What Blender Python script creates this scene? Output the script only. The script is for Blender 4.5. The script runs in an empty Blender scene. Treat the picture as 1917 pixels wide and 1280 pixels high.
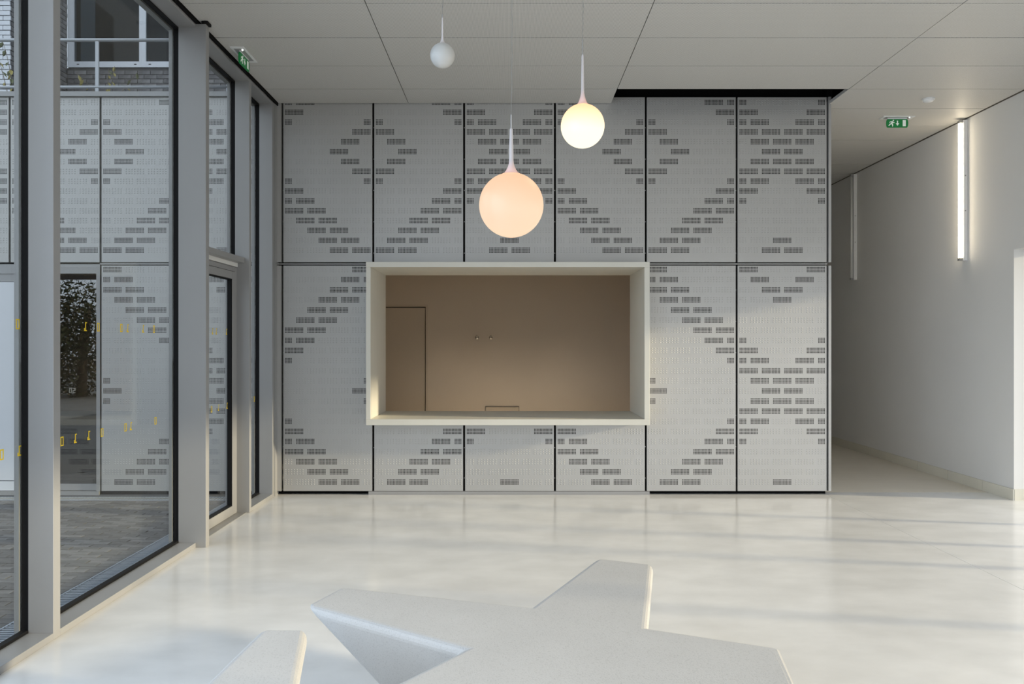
import bpy, math, random
from mathutils import Vector, Matrix
random.seed(7)
SC = bpy.context.scene
COL = SC.collection

# ------------------------------------------------------------------ camera
FPX, CX, CY, EYE, S = 1420.0, 956.0, 641.0, 1.5, 190.0
D = FPX / S                       # distance of the clad wall, 7.474 m
cam_d = bpy.data.cameras.new('camera')
cam_d.sensor_width = 36.0
cam_d.lens = FPX / 1917.0 * 36.0
cam_d.shift_x = (958.5 - CX) / 1917.0
cam_d.shift_y = (CY - 640.0) / 1917.0
cam_d.clip_start = 0.05
cam = bpy.data.objects.new('camera', cam_d)
cam.location = (0, 0, EYE)
cam.rotation_euler = (math.radians(90), 0, 0)
COL.objects.link(cam)
SC.camera = cam

# ------------------------------------------------------------------ world, sun, daylight and added fill lights
w = bpy.data.worlds.new('overcast_sky')
SC.world = w
w.use_nodes = True
bg = w.node_tree.nodes['Background']
bg.inputs['Color'].default_value = (0.80, 0.89, 1.0, 1)
bg.inputs['Strength'].default_value = 1.6

sun_d = bpy.data.lights.new('low_sun', 'SUN')
sun_d.energy = 4.8
sun_d.color = (1.0, 0.85, 0.58)
sun_d.angle = math.radians(2.8)
sun = bpy.data.objects.new('low_sun', sun_d)
el, az = math.radians(11.6), math.radians(9.0)
sdir = Vector((-math.cos(el) * math.cos(az), math.cos(el) * math.sin(az), -math.sin(el)))
sun.rotation_euler = sdir.to_track_quat('-Z', 'Y').to_euler()
COL.objects.link(sun)

def area(name, loc, target, sx, sy, energy, color):
    d = bpy.data.lights.new(name, 'AREA')
    d.shape = 'RECTANGLE'; d.size = sx; d.size_y = sy
    d.energy = energy; d.color = color
    o = bpy.data.objects.new(name, d)
    o.location = loc
    o.rotation_euler = (Vector(target) - Vector(loc)).to_track_quat('-Z', 'Y').to_euler()
    COL.objects.link(o)
    return o
area('overhead_fill', (0.9, -0.4, 3.84), (0.9, -0.4, 0), 6.0, 4.6, 30, (1.0, 0.97, 0.93))  # added overhead fill behind the camera; the ceiling has no opening here
area('rear_fill', (1.2, -2.9, 1.15), (1.2, 0, 1.15), 6.8, 2.0, 30, (1.0, 0.97, 0.93))  # added fill from behind the camera, with no window modelled
area('daylight_side_window', (4.95, 2.2, 1.2), (0, 2.2, 1.2), 9.6, 2.2, 38, (1.0, 0.93, 0.82))
hd_ = area('hatch_room_fill', (0.0, 9.9, 2.86), (0.0, 9.9, 0), 2.4, .5, 15, (1.0, 0.86, 0.68))  # unseen lamp added to lighten the lower hatch room wall
hd_.data.spread = math.radians(75)
area('daylight_court_window', (-2.55, 0.2, 2.0), (0, 0.2, 2.0), 6.0, 3.4, 185, (0.68, 0.80, 1.0))

SC.view_settings.view_transform = 'Standard'
SC.view_settings.look = 'None'
SC.view_settings.gamma = 1.0
SC.view_settings.use_curve_mapping = False
SC.view_settings.exposure = 0.0
SC.cycles.max_bounces = 10
SC.cycles.diffuse_bounces = 6
SC.cycles.glossy_bounces = 5
SC.cycles.transparent_max_bounces = 16
SC.cycles.sample_clamp_indirect = 6.0
SC.cycles.caustics_reflective = False
SC.cycles.caustics_refractive = False

# ------------------------------------------------------------------ helpers
def px(x, Y): return (x - CX) * Y / FPX
def pz(y, Y): return EYE + (CY - y) * Y / FPX

class MB:
    def __init__(self): self.v = []; self.f = []
    def quad(self, a, b, c, d):
        n = len(self.v); self.v += [a, b, c, d]; self.f.append((n, n + 1, n + 2, n + 3)); return self
    def box(self, x0, x1, y0, y1, z0, z1):
        if x0 > x1: x0, x1 = x1, x0
        if y0 > y1: y0, y1 = y1, y0
        if z0 > z1: z0, z1 = z1, z0
        n = len(self.v)
        self.v += [(x0, y0, z0), (x1, y0, z0), (x1, y1, z0), (x0, y1, z0), (x0, y0, z1), (x1, y0, z1), (x1, y1, z1), (x0, y1, z1)]
        self.f += [tuple(n + i for i in q) for q in ((0, 3, 2, 1), (4, 5, 6, 7), (0, 1, 5, 4), (1, 2, 6, 5), (2, 3, 7, 6), (3, 0, 4, 7))]
        return self
    def prism(self, poly, axis, a, b):
        """extrude a 2-D outline (counter-clockwise) along an axis from a to b"""
        n = len(self.v); k = len(poly)
        def P(p, t):
            return {'x': (t, p[0], p[1]), 'y': (p[0], t, p[1]), 'z': (p[0], p[1], t)}[axis]
        self.v += [P(p, a) for p in poly] + [P(p, b) for p in poly]
        self.f.append(tuple(n + i for i in reversed(range(k)))); self.f.append(tuple(n + k + i for i in range(k)))
        for i in range(k):
            j = (i + 1) % k
            self.f.append((n + i, n + j, n + k + j, n + k + i))
        return self
    def lathe(self, prof, seg=32, c=(0, 0, 0)):
        n = len(self.v); k = len(prof)
        for s in range(seg):
            a = 2 * math.pi * s / seg
            for r, z in prof:
                self.v.append((c[0] + r * math.cos(a), c[1] + r * math.sin(a), c[2] + z))
        for s in range(seg):
            t = (s + 1) % seg
            for i in range(k - 1):
                self.f.append((n + s * k + i, n + t * k + i, n + t * k + i + 1, n + s * k + i + 1))
        return self
    def tube(self, pts, r, seg=8):
        rings = []
        pts = [Vector(p) for p in pts]
        rr = r if isinstance(r, (list, tuple)) else [r] * len(pts)
        for i, p in enumerate(pts):
            t = (pts[min(i + 1, len(pts) - 1)] - pts[max(i - 1, 0)]).normalized()
            u = t.cross(Vector((0, 0, 1)) if abs(t.z) < .9 else Vector((1, 0, 0))).normalized(); vv = t.cross(u)
            n = len(self.v)
            for s in range(seg):
                a = 2 * math.pi * s / seg
                self.v.append(tuple(p + rr[i] * (math.cos(a) * u + math.sin(a) * vv)))
            rings.append(n)
        for a, b in zip(rings, rings[1:]):
            for s in range(seg):
                t = (s + 1) % seg
                self.f.append((a + s, a + t, b + t, b + s))
        self.f.append(tuple(rings[0] + s for s in range(seg))); self.f.append(tuple(rings[-1] + s for s in reversed(range(seg))))
        return self
    def mesh(self, name, mat, smooth=False, fix=True):
        m = bpy.data.meshes.new(name)
        m.from_pydata(self.v, [], self.f)
        if fix:
            import bmesh
            bm = bmesh.new(); bm.from_mesh(m)
            bmesh.ops.recalc_face_normals(bm, faces=bm.faces)
            bm.to_mesh(m); bm.free()
        m.materials.append(mat)
        if smooth:
            for p in m.polygons: p.use_smooth = True
        m.update()
        return m
    def build(self, name, mat, parent=None, smooth=False, bevel=0, loc=None):
        return link(name, self.mesh(name, mat, smooth), parent, bevel, loc)

def link(name, mesh, parent=None, bevel=0, loc=None):
    o = bpy.data.objects.new(name, mesh)
    COL.objects.link(o)
    if loc: o.location = loc
    if parent:
        o.parent = parent
        if loc is None: o.matrix_parent_inverse = Matrix.Translation(-Vector(parent.location)) if parent.type == 'EMPTY' and not parent.parent else Matrix()
    if bevel:
        b = o.modifiers.new('edge', 'BEVEL'); b.width = bevel; b.segments = 2; b.limit_method = 'ANGLE'
    return o

def tag(o, label, cat, group=None, kind=None):
    o['label'] = label; o['category'] = cat
    if group: o['group'] = group
    if kind: o['kind'] = kind
    return o

def empty(name, loc=(0, 0, 0)):
    o = bpy.data.objects.new(name, None)
    COL.objects.link(o); o.location = loc
    o.empty_display_size = .1
    return o

# ------------------------------------------------------------------ materials
def new_mat(name):
    m = bpy.data.materials.new(name); m.use_nodes = True
    nt = m.node_tree
    return m, nt, nt.nodes['Principled BSDF']

def mat(name, col, rough=.5, metal=0.0, var=0.0, scale=6.0, bump=0.0, bscale=60.0, spec=.5, coat=0.0, emit=None, estr=0.0, stretch=None, col2=None):
    m, nt, p = new_mat(name)
    p.inputs['Base Color'].default_value = (*col, 1)
    p.inputs['Roughness'].default_value = rough
    p.inputs['Metallic'].default_value = metal
    p.inputs['Specular IOR Level'].default_value = spec
    p.inputs['Coat Weight'].default_value = coat
    p.inputs['Coat Roughness'].default_value = .08
    if emit:
        p.inputs['Emission Color'].default_value = (*emit, 1); p.inputs['Emission Strength'].default_value = estr
    L = nt.links.new
    if var or bump or col2:
        tc = nt.nodes.new('ShaderNodeTexCoord')
        src = tc.outputs['Object']
        if stretch:
            mp = nt.nodes.new('ShaderNodeMapping'); mp.inputs['Scale'].default_value = stretch
            L(src, mp.inputs['Vector']); src = mp.outputs['Vector']
    if var or col2:
        n = nt.nodes.new('ShaderNodeTexNoise'); n.inputs['Scale'].default_value = scale; n.inputs['Detail'].default_value = 5
        L(src, n.inputs['Vector'])
        r = nt.nodes.new('ShaderNodeValToRGB')
        r.color_ramp.elements[0].position = .3; r.color_ramp.elements[1].position = .7
        a = [max(0, c * (1 - var)) for c in col]; b = [min(1, c * (1 + var)) for c in col]
        if col2: a = col; b = col2
        r.color_ramp.elements[0].color = (*a, 1); r.color_ramp.elements[1].color = (*b, 1)
        L(n.outputs['Fac'], r.inputs['Fac']); L(r.outputs['Color'], p.inputs['Base Color'])
    if bump:
        n2 = nt.nodes.new('ShaderNodeTexNoise'); n2.inputs['Scale'].default_value = bscale; n2.inputs['Detail'].default_value = 3
        L(src, n2.inputs['Vector'])
        bp = nt.nodes.new('ShaderNodeBump'); bp.inputs['Strength'].default_value = bump; bp.inputs['Distance'].default_value = .01
        L(n2.outputs['Fac'], bp.inputs['Height']); L(bp.outputs['Normal'], p.inputs['Normal'])
    return m

def glass_mat(name, tint=(.93, .96, .95), r0=.045, rough=0.0):
    m = bpy.data.materials.new(name); m.use_nodes = True
    nt = m.node_tree; nt.nodes.clear(); L = nt.links.new
    out = nt.nodes.new('ShaderNodeOutputMaterial')
    tr = nt.nodes.new('ShaderNodeBsdfTransparent'); tr.inputs['Color'].default_value = (*tint, 1)
    gl = nt.nodes.new('ShaderNodeBsdfGlossy'); gl.inputs['Roughness'].default_value = rough
    lw = nt.nodes.new('ShaderNodeLayerWeight'); lw.inputs['Blend'].default_value = .5
    pw = nt.nodes.new('ShaderNodeMath'); pw.operation = 'POWER'; pw.inputs[1].default_value = 5
    ma = nt.nodes.new('ShaderNodeMath'); ma.operation = 'MULTIPLY_ADD'; ma.inputs[1].default_value = 1 - r0; ma.inputs[2].default_value = r0
    mx = nt.nodes.new('ShaderNodeMixShader')
    L(lw.outputs['Facing'], pw.inputs[0]); L(pw.outputs[0], ma.inputs[0]); L(ma.outputs[0], mx.inputs['Fac'])
    L(tr.outputs[0], mx.inputs[1]); L(gl.outputs[0], mx.inputs[2]); L(mx.outputs[0], out.inputs['Surface'])
    return m

def dots_ceiling(name):
    """white metal tile with a fine round perforation"""
    m, nt, p = new_mat(name); L = nt.links.new
    p.inputs['Roughness'].default_value = .55
    tc = nt.nodes.new('ShaderNodeTexCoord')
    sp = nt.nodes.new('ShaderNodeSeparateXYZ'); L(tc.outputs['Object'], sp.inputs[0])
    def M(op, a, b=None):
        n = nt.nodes.new('ShaderNodeMath'); n.operation = op
        for i, v in enumerate((a, b)):
            if v is None: continue
            if isinstance(v, (int, float)): n.inputs[i].default_value = v
            else: L(v, n.inputs[i])
        return n.outputs[0]
    pitch = .010
    u = M('SUBTRACT', M('FRACT', M('DIVIDE', sp.outputs['X'], pitch)), .5)
    v = M('SUBTRACT', M('FRACT', M('DIVIDE', sp.outputs['Y'], pitch)), .5)
    d = M('SQRT', M('ADD', M('MULTIPLY', u, u), M('MULTIPLY', v, v)))
    hole = M('LESS_THAN', d, .24)
    mx = nt.nodes.new('ShaderNodeMix'); mx.data_type = 'RGBA'
    mx.inputs[6].default_value = (.63, .62, .595, 1); mx.inputs[7].default_value = (.31, .31, .30, 1)
    L(hole, mx.inputs[0]); L(mx.outputs[2], p.inputs['Base Color'])
    return m

def terrazzo(name):
    """ground pale concrete with fine dark and light grains"""
    m, nt, p = new_mat(name); L = nt.links.new
    p.inputs['Roughness'].default_value = .62
    tc = nt.nodes.new('ShaderNodeTexCoord')
    n = nt.nodes.new('ShaderNodeTexNoise'); n.inputs['Scale'].default_value = 4; n.inputs['Detail'].default_value = 6
    v = nt.nodes.new('ShaderNodeTexNoise'); v.inputs['Scale'].default_value = 210; v.inputs['Detail'].default_value = 1
    L(tc.outputs['Object'], n.inputs['Vector']); L(tc.outputs['Object'], v.inputs['Vector'])
    r1 = nt.nodes.new('ShaderNodeValToRGB')
    r1.color_ramp.elements[0].color = (.46, .456, .448, 1); r1.color_ramp.elements[1].color = (.54, .535, .525, 1)
    r2 = nt.nodes.new('ShaderNodeValToRGB')
    r2.color_ramp.elements[0].position = .28; r2.color_ramp.elements[0].color = (.84, .84, .84, 1)
    r2.color_ramp.elements[1].position = .44; r2.color_ramp.elements[1].color = (1, 1, 1, 1)
    mx = nt.nodes.new('ShaderNodeMix'); mx.data_type = 'RGBA'; mx.blend_type = 'MULTIPLY'; mx.inputs[0].default_value = 1
    L(n.outputs['Fac'], r1.inputs['Fac']); L(v.outputs['Fac'], r2.inputs['Fac'])
    L(r1.outputs['Color'], mx.inputs[6]); L(r2.outputs['Color'], mx.inputs[7]); L(mx.outputs[2], p.inputs['Base Color'])
    bp = nt.nodes.new('ShaderNodeBump'); bp.inputs['Strength'].default_value = .15; bp.inputs['Distance'].default_value = .004
    L(v.outputs['Fac'], bp.inputs['Height']); L(bp.outputs['Normal'], p.inputs['Normal'])
    return m

def globe_mat(name, top, low, strength, z0, z1):
    """opal glass of a lit globe: glow painted by height, warmer at the crown"""
    m, nt, p = new_mat(name); L = nt.links.new
    p.inputs['Base Color'].default_value = (.1, .1, .1, 1); p.inputs['Roughness'].default_value = .35
    tc = nt.nodes.new('ShaderNodeTexCoord'); sp = nt.nodes.new('ShaderNodeSeparateXYZ'); L(tc.outputs['Object'], sp.inputs[0])
    mr = nt.nodes.new('ShaderNodeMapRange'); mr.inputs[1].default_value = z0; mr.inputs[2].default_value = z1
    L(sp.outputs['Z'], mr.inputs[0])
    r = nt.nodes.new('ShaderNodeValToRGB')
    r.color_ramp.elements[0].position = .35; r.color_ramp.elements[0].color = (*low, 1); r.color_ramp.elements[1].color = (*top, 1)
    L(mr.outputs[0], r.inputs['Fac']); L(r.outputs['Color'], p.inputs['Emission Color'])
    p.inputs['Emission Strength'].default_value = strength
    return m

M = {}
M['panel'] = mat('satin_aluminium_sheet', (.46, .458, .45), .40, .35, var=.02, scale=2)
M['black'] = mat('black_backing', (.006, .006, .006), .8, spec=.1)
M['gasket'] = mat('black_rubber', (.008, .008, .009), .6, spec=.15)
M['alu'] = mat('anodised_aluminium', (.335, .337, .34), .4, .2, var=.015, scale=3)
M['alu_dark'] = mat('grey_door_profile', (.34, .34, .345), .4, .2)
M['white'] = mat('sunlit_strip_white', (.80, .80, .78), .6, var=.012, scale=2)
M['wall'] = mat('wall_paint', (.74, .735, .72), .75, var=.02, scale=1.2, bump=.02, bscale=300)
M['taupe'] = mat('taupe_wall_paint', (.62, .545, .45), .8, var=.02, scale=1.5)
M['gap_shade'] = mat('gap_shade_brown', (.10, .085, .07), .8)  # dark brown paints the shade in the door and ceiling gaps
M['taupe_door'] = mat('taupe_door_paint', (.56, .49, .395), .7, var=.015, scale=1.5)
M['cream'] = mat('cream_solid_surface', (.66, .645, .58), .45, var=.02, scale=3)
M['floor'] = mat('polished_pale_concrete', (.72, .715, .70), .16, var=.045, scale=2.6, bump=.012, bscale=9, stretch=(1, 1.6, 1), col2=(.83, .825, .81))
M['floor2'] = mat('corridor_flooring', (.78, .72, .62), .3, var=.03, scale=3)
M['base'] = mat('beige_skirting_tile', (.70, .67, .575), .45, var=.04, scale=3)
M['tile'] = dots_ceiling('perforated_ceiling_metal')
M['bench'] = terrazzo('ground_concrete')
M['glass'] = glass_mat('clear_glazing', (.965, .98, .975))
M['glass_mirror'] = glass_mat('dark_coated_glazing', (.35, .37, .37), .30)
M['glass_upper'] = glass_mat('dim_window_glazing', (.55, .58, .60), .015)
M['yellow'] = mat('yellow_film', (.85, .60, .02), .5)
M['grey_ink'] = mat('grey_film', (.12, .12, .13), .5)
M['green'] = mat('exit_sign_green', (.005, .19, .045), .4, emit=(.005, .25, .06), estr=.1)
M['sign_white'] = mat('exit_sign_white', (.75, .78, .75), .4, emit=(.8, .9, .8), estr=.18)
M['opal_off'] = mat('unlit_opal_glass', (.6, .61, .6), .3)
M['stem'] = mat('translucent_stem', (.72, .69, .70), .4)
M['steel'] = mat('brushed_steel', (.5, .5, .5), .3, .9)
M['chrome'] = mat('chrome', (.8, .8, .8), .12, 1.0)
M['cord'] = mat('clear_grey_cord', (.30, .30, .29), .5)
M['lamp_body'] = mat('white_lamp_housing', (.78, .79, .80), .4)
M['tube_on'] = mat('lit_tube', (.9, .9, .85), .4, emit=(1, .85, .62), estr=15)
M['tube_off'] = mat('unlit_tube', (.68, .69, .68), .3)
M['paver'] = mat('dark_brick_paver', (.115, .112, .112), .75, var=.25, scale=14, bump=.3, bscale=90)
M['paver2'] = mat('grey_brick_paver', (.17, .166, .165), .75, var=.25, scale=14, bump=.3, bscale=90)
M['bed'] = mat('paving_bed', (.05, .05, .05), .9, var=.2, scale=20)
M['ground'] = mat('outdoor_ground', (.16, .16, .155), .9, var=.2, scale=2)
M['grate'] = mat('galvanised_grating', (.42, .46, .52), .4, .4)
M['brick_w'] = mat('white_glazed_brick', (.66, .69, .74), .4, var=.06, scale=8)
M['brick_d'] = mat('dark_grey_brick', (.155, .15, .155), .8, var=.35, scale=9, bump=.3, bscale=60)
M['brick_e'] = mat('mid_grey_brick', (.215, .21, .212), .8, var=.3, scale=9, bump=.3, bscale=60)
M['mortar'] = mat('mortar', (.18, .175, .17), .9)
M['mortar_d'] = mat('dark_mortar', (.10, .10, .10), .9)
M['frame_w'] = mat('white_window_frame', (.72, .75, .80), .4)
M['blind'] = mat('blue_grey_blind', (.42, .48, .52), .8)
M['dark_room'] = mat('painted_unlit_interior', (.035, .036, .038), .9)  # near-black colour stands in for unlit interiors
M['rail'] = mat('galvanised_rail', (.42, .44, .47), .45, .5)
M['stalk'] = mat('dry_stalk', (.20, .17, .12), .8)
M['leaf_y'] = mat('yellowed_leaf', (.42, .36, .12), .7)
M['leaf_g'] = mat('dull_green_leaf', (.16, .18, .09), .7)
M['foliage'] = mat('dark_foliage', (.035, .05, .02), .8)
M['bark'] = mat('bark', (.06, .05, .04), .9)
M['white_door'] = mat('white_lacquered_door', (.72, .745, .79), .35)
M['globe_big'] = globe_mat('lit_opal_globe', (1.0, .60, .34), (1.0, .71, .47), .92, -.175, .175)
M['globe_mid'] = globe_mat('bright_lit_opal_globe', (1.0, .52, .22), (1.0, .88, .62), 1.35, -.125, .125)

# ------------------------------------------------------------------ the setting: floor, ceiling, walls
XL, XR, ZC = -2.304, 4.79, 3.853          # glazing face, right wall, ceiling
fl = empty('floor', (0, 0, 0))
tag(fl, 'pale polished concrete floor reflecting the panelled wall', 'floor', kind='structure')
g = .002
MB().box(-2.50, 3.11 - g, -3.0, 7.598, -.12, 0).build('floor_slab', M['floor'], fl)
MB().box(3.11 + g, 5.4, -3.0, 7.598, -.12, 0).build('floor_slab', M['floor'], fl)
MB().box(3.0, 5.2, 7.604, 15.0, -.12, -.001).build('corridor_flooring', M['floor2'], fl)
MB().box(-2.5, 2.998, 7.604, 11.4, -.12, -.001).build('hatch_room_flooring', M['floor2'], fl)
MB().box(-2.5, 5.4, -3.0, 15.0, -.2, -.121).build('screed', M['black'], fl)

ce = empty('ceiling', (0, 0, ZC))
tag(ce, 'suspended ceiling of perforated white metal tiles', 'ceiling', kind='structure')
xs = [-2.285, -1.006, .990, 3.140, XR - .012]
ys = [4.667 + .595 * i for i in range(0, 18)]
ys = [4.667, 5.262, 5.857, 6.452, 7.042]
while ys[-1] < 14.6: ys.append(ys[-1] + .595)
tile_cache = {}
for j in range(len(ys) - 1):
    for i in range(4):
        x0, x1, y0, y1 = xs[i], xs[i + 1], ys[j], ys[j + 1]
        if y0 >= 7.03 and i == 2: continue                  # the open slot before the panels
        if y0 > 7.6 and i < 3: continue                     # the clad block stands here
        if i < 3: y1 = min(y1, 7.466)
        key = (round(x1 - x0, 3), round(y1 - y0, 3))
        if key not in tile_cache:
            wx, wy = key
            b = MB().box(.003, wx - .003, .004, wy - .004, 0, .03)
            tile_cache[key] = b.mesh('ceiling_tile', M['tile'])
        link('ceiling_tile', tile_cache[key], ce, 0, (x0, y0, random.uniform(-.0012, .0012)))
MB().box(-2.285, XR - .012, -3.0, 4.663, ZC, ZC + .03).build('ceiling_field', M['tile'], ce)
MB().box(-2.43, 5.3, -3.0, 15.0, 4.06, 4.16).build('plenum_lid', M['black'], ce)
MB().box(-2.303, -2.288, -3.0, 7.47, 3.83, 4.06).build('plenum_edge', M['black'], ce)
MB().box(3.128, 3.18, 7.5, 15.0, ZC + .031, 4.06).build('plenum_edge', M['black'], ce)
rf = MB().box(-2.62, 5.6, -3.2, 15.2, 4.17, 4.5).build('roof', M['ground'])
tag(rf, 'flat roof slab over the hall', 'roof', kind='structure')
MB().box(-1.0, 5.6, 2.5, 15.2, 4.5, 10.8).build('sun_blocker', M['brick_d'], rf)  # unseen block added to keep the sun off the brick building
MB().box(-2.60, -2.45, -3.2, 7.46, 3.86, 4.17).build('fascia', M['alu'], rf)

# right wall with its wide opening towards the camera
wr = empty('wall_right', (XR, 8, 0))
tag(wr, 'smooth off-white corridor wall ending at a bright opening', 'wall', kind='structure')
YO, ZO = 7.22, 2.385
MB().box(XR, XR + .4, YO, 15.0, 0, 4.06).build('wall_face', M['wall'], wr)
MB().box(XR, XR + .4, -3.0, YO, ZO, 4.06).build('opening_lintel', M['wall'], wr)
MB().box(XR, XR + .4, -3.2, -3.0, 0, 4.06).build('opening_jamb', M['wall'], wr)
MB().box(XR - .008, XR, -3.0, 15.0, ZC - .006, ZC + .01).build('shadow_gap', M['gap_shade'], wr)
MB().box(XR - .012, XR - .0001, -3.0, 15.0, ZC + .0101, ZC + .03).build('shadow_gap', M['black'], wr)
for yy in (6.1, 5.35, 4.75, 3.6, 2.45, 1.3, .1, -1.3):
    MB().box(XR + .34, XR + .39, yy - .028, yy + .028, 0, ZO).build('window_post', M['alu'], wr)
MB().box(XR + .34, XR + .39, -3.0, YO, 0, .05).build('window_rail', M['alu'], wr)
MB().box(3.0, XR + .4, 15.0, 15.2, 0, 4.06).build('corridor_end', M['wall'], wr)

br = empty('baseboard_right', (XR, 7.22, 0))
tag(br, 'low beige tiled skirting along the corridor wall', 'baseboard', kind='structure')
yb = [7.22 - .012, 7.68]
while yb[-1] < 14.9: yb.append(yb[-1] + .607)
for a, b in zip(yb, yb[1:]):
    MB().box(XR - .014, XR - .001, a + .0025, b - .0025, 0, .104).build('skirting_tile', M['base'], br)
MB().box(XR, XR + .4, YO - .013, YO - .001, 0, .104).build('skirting_tile', M['base'], br)

wq = empty('wall_sky_block', (1, -3.1, 0))  # unseen wall added to block sky light from behind
tag(wq, 'unseen rear wall added to keep sky light off the upper panels', 'wall', kind='structure')
MB().box(-2.5, XR, -3.2, -3.05, 2.2, 4.06).build('wall_face', M['wall'], wq)

# hatch room behind the panelled wall
hr = empty('wall_hatch_room', (0, 11, 0))
tag(hr, 'taupe painted wall of the dim room behind the hatch', 'wall', kind='structure')
YB = 11.0
dx0, dx1, dzt = -2.14, px(797, YB), pz(574, YB)
MB().box(dx1, 3.0, YB, YB + .15, 0, 2.9).build('wall_face', M['taupe'], hr)
MB().box(-2.45, dx0, YB, YB + .15, 0, 2.9).build('wall_face', M['taupe'], hr)
MB().box(dx0, dx1, YB, YB + .15, dzt, 2.9).build('wall_face', M['taupe'], hr)
MB().box(2.98, 3.13, 7.62, 15.0, 0, 4.06).build('side_wall', M['taupe'], hr)
MB().box(3.131, 3.15, 7.62, 15.0, 0, 4.06).build('corridor_side_face', M['wall'], hr)
MB().box(-2.60, -2.45, 7.62, 11.15, 0, 4.06).build('side_wall', M['taupe'], hr)
MB().box(-2.6, 3.13, 7.62, 11.15, 2.9, 3.0).build('room_ceiling', M['taupe'], hr)
d2 = empty('door_2', (dx0, YB, 0))
tag(d2, 'flush taupe door seen through the hatch at its edge', 'door', kind='structure')
MB().box(dx0 + .004, dx1 - .014, YB + .03, YB + .085, .006, dzt - .014).build('door_leaf', M['taupe_door'], d2)
MB().box(dx0, dx1, YB + .09, YB + .15, 0, dzt).build('door_rebate', M['gap_shade'], d2)
MB().box(dx0, dx1 + .028, YB - .004, YB - .0005, dzt, dzt + .03).build('door_casing', M['taupe_door'], d2)
MB().box(dx1, dx1 + .028, YB - .004, YB - .0005, 0, dzt).build('door_casing', M['taupe_door'], d2)

# ------------------------------------------------------------------ perforated cladding
PITCH, PW, X0 = .8955, .875, px(528.5, D)
HP, HS = .0141, .0094
BW, BH, SP = 12 * HP + HS, 3 * HP + HS, .2209
HW = 4 * HP + HS
MARG = (PW - 3 * SP - BW) / 2
def row(s):
    return set(s.split())
#  rows of perforated fields per panel type; odd rows are half-lapped (l, 1, 2, 3, r), even rows carry four fields (1-4)
UP = {
 'L': ['l 1', '1', 'l r', '4', '3', '3', '3', '4', 'l r', '1', 'l 1', '1 2', '1 2', '2 3', '2 3', '3 4', '3 r'],
 'R': ['3 r', '4', 'l r', '1', '1', '2', '1', '1', 'l r', '4', '3 r', '3 4', '2 3', '2 3', '1 2', '1 2', 'l 1'],
 'C': ['l r', '1 4', 'l 1 3 r', '1 2 3 4', '1 2 3', '2 3', '1 2 3', '1 2 3 4', 'l 1 3 r', '1 4', 'l r', '', '', '', '2', '2 3', '1 3']}
LO = {
 'L': ['4', '3 r', '3 4', '2 3', '2 3', '1 2', '1 2', 'l 1', '1', 'l', '', 'r', '4', 'r', '', 'l', '1', 'l 1', '1 2', '1 2', '2 3', '2 3'],
 'R': ['1', 'l 1', '1 2', '1 2', '2 3', '2 3', '3 4', '3 r', '4', 'r', '', 'l', '1', 'l', '', 'r', '4', '3 r', '3 4', '2 3', '2 3', '1 2'],
 'C': ['1 4', '1 3', '2 3', '2', '', '', '', 'l r', '1 4', 'l 1 3 r', '1 2 3 4', '1 2 3', '2 3', '1 2 3', '1 2 3 4', 'l 1 3 r', '1 4', 'l r', '', '', '', '2']}
ZU0, ZU1 = pz(490.6, D), 3.915
ZL0, ZL1 = .037, pz(497, D)
upper_rows = [pz(191.6 + 18.43 * i, D) for i in range(17)]
lower_rows = [pz(504.4 + 18.93 * i, D) for i in range(22)]

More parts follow.
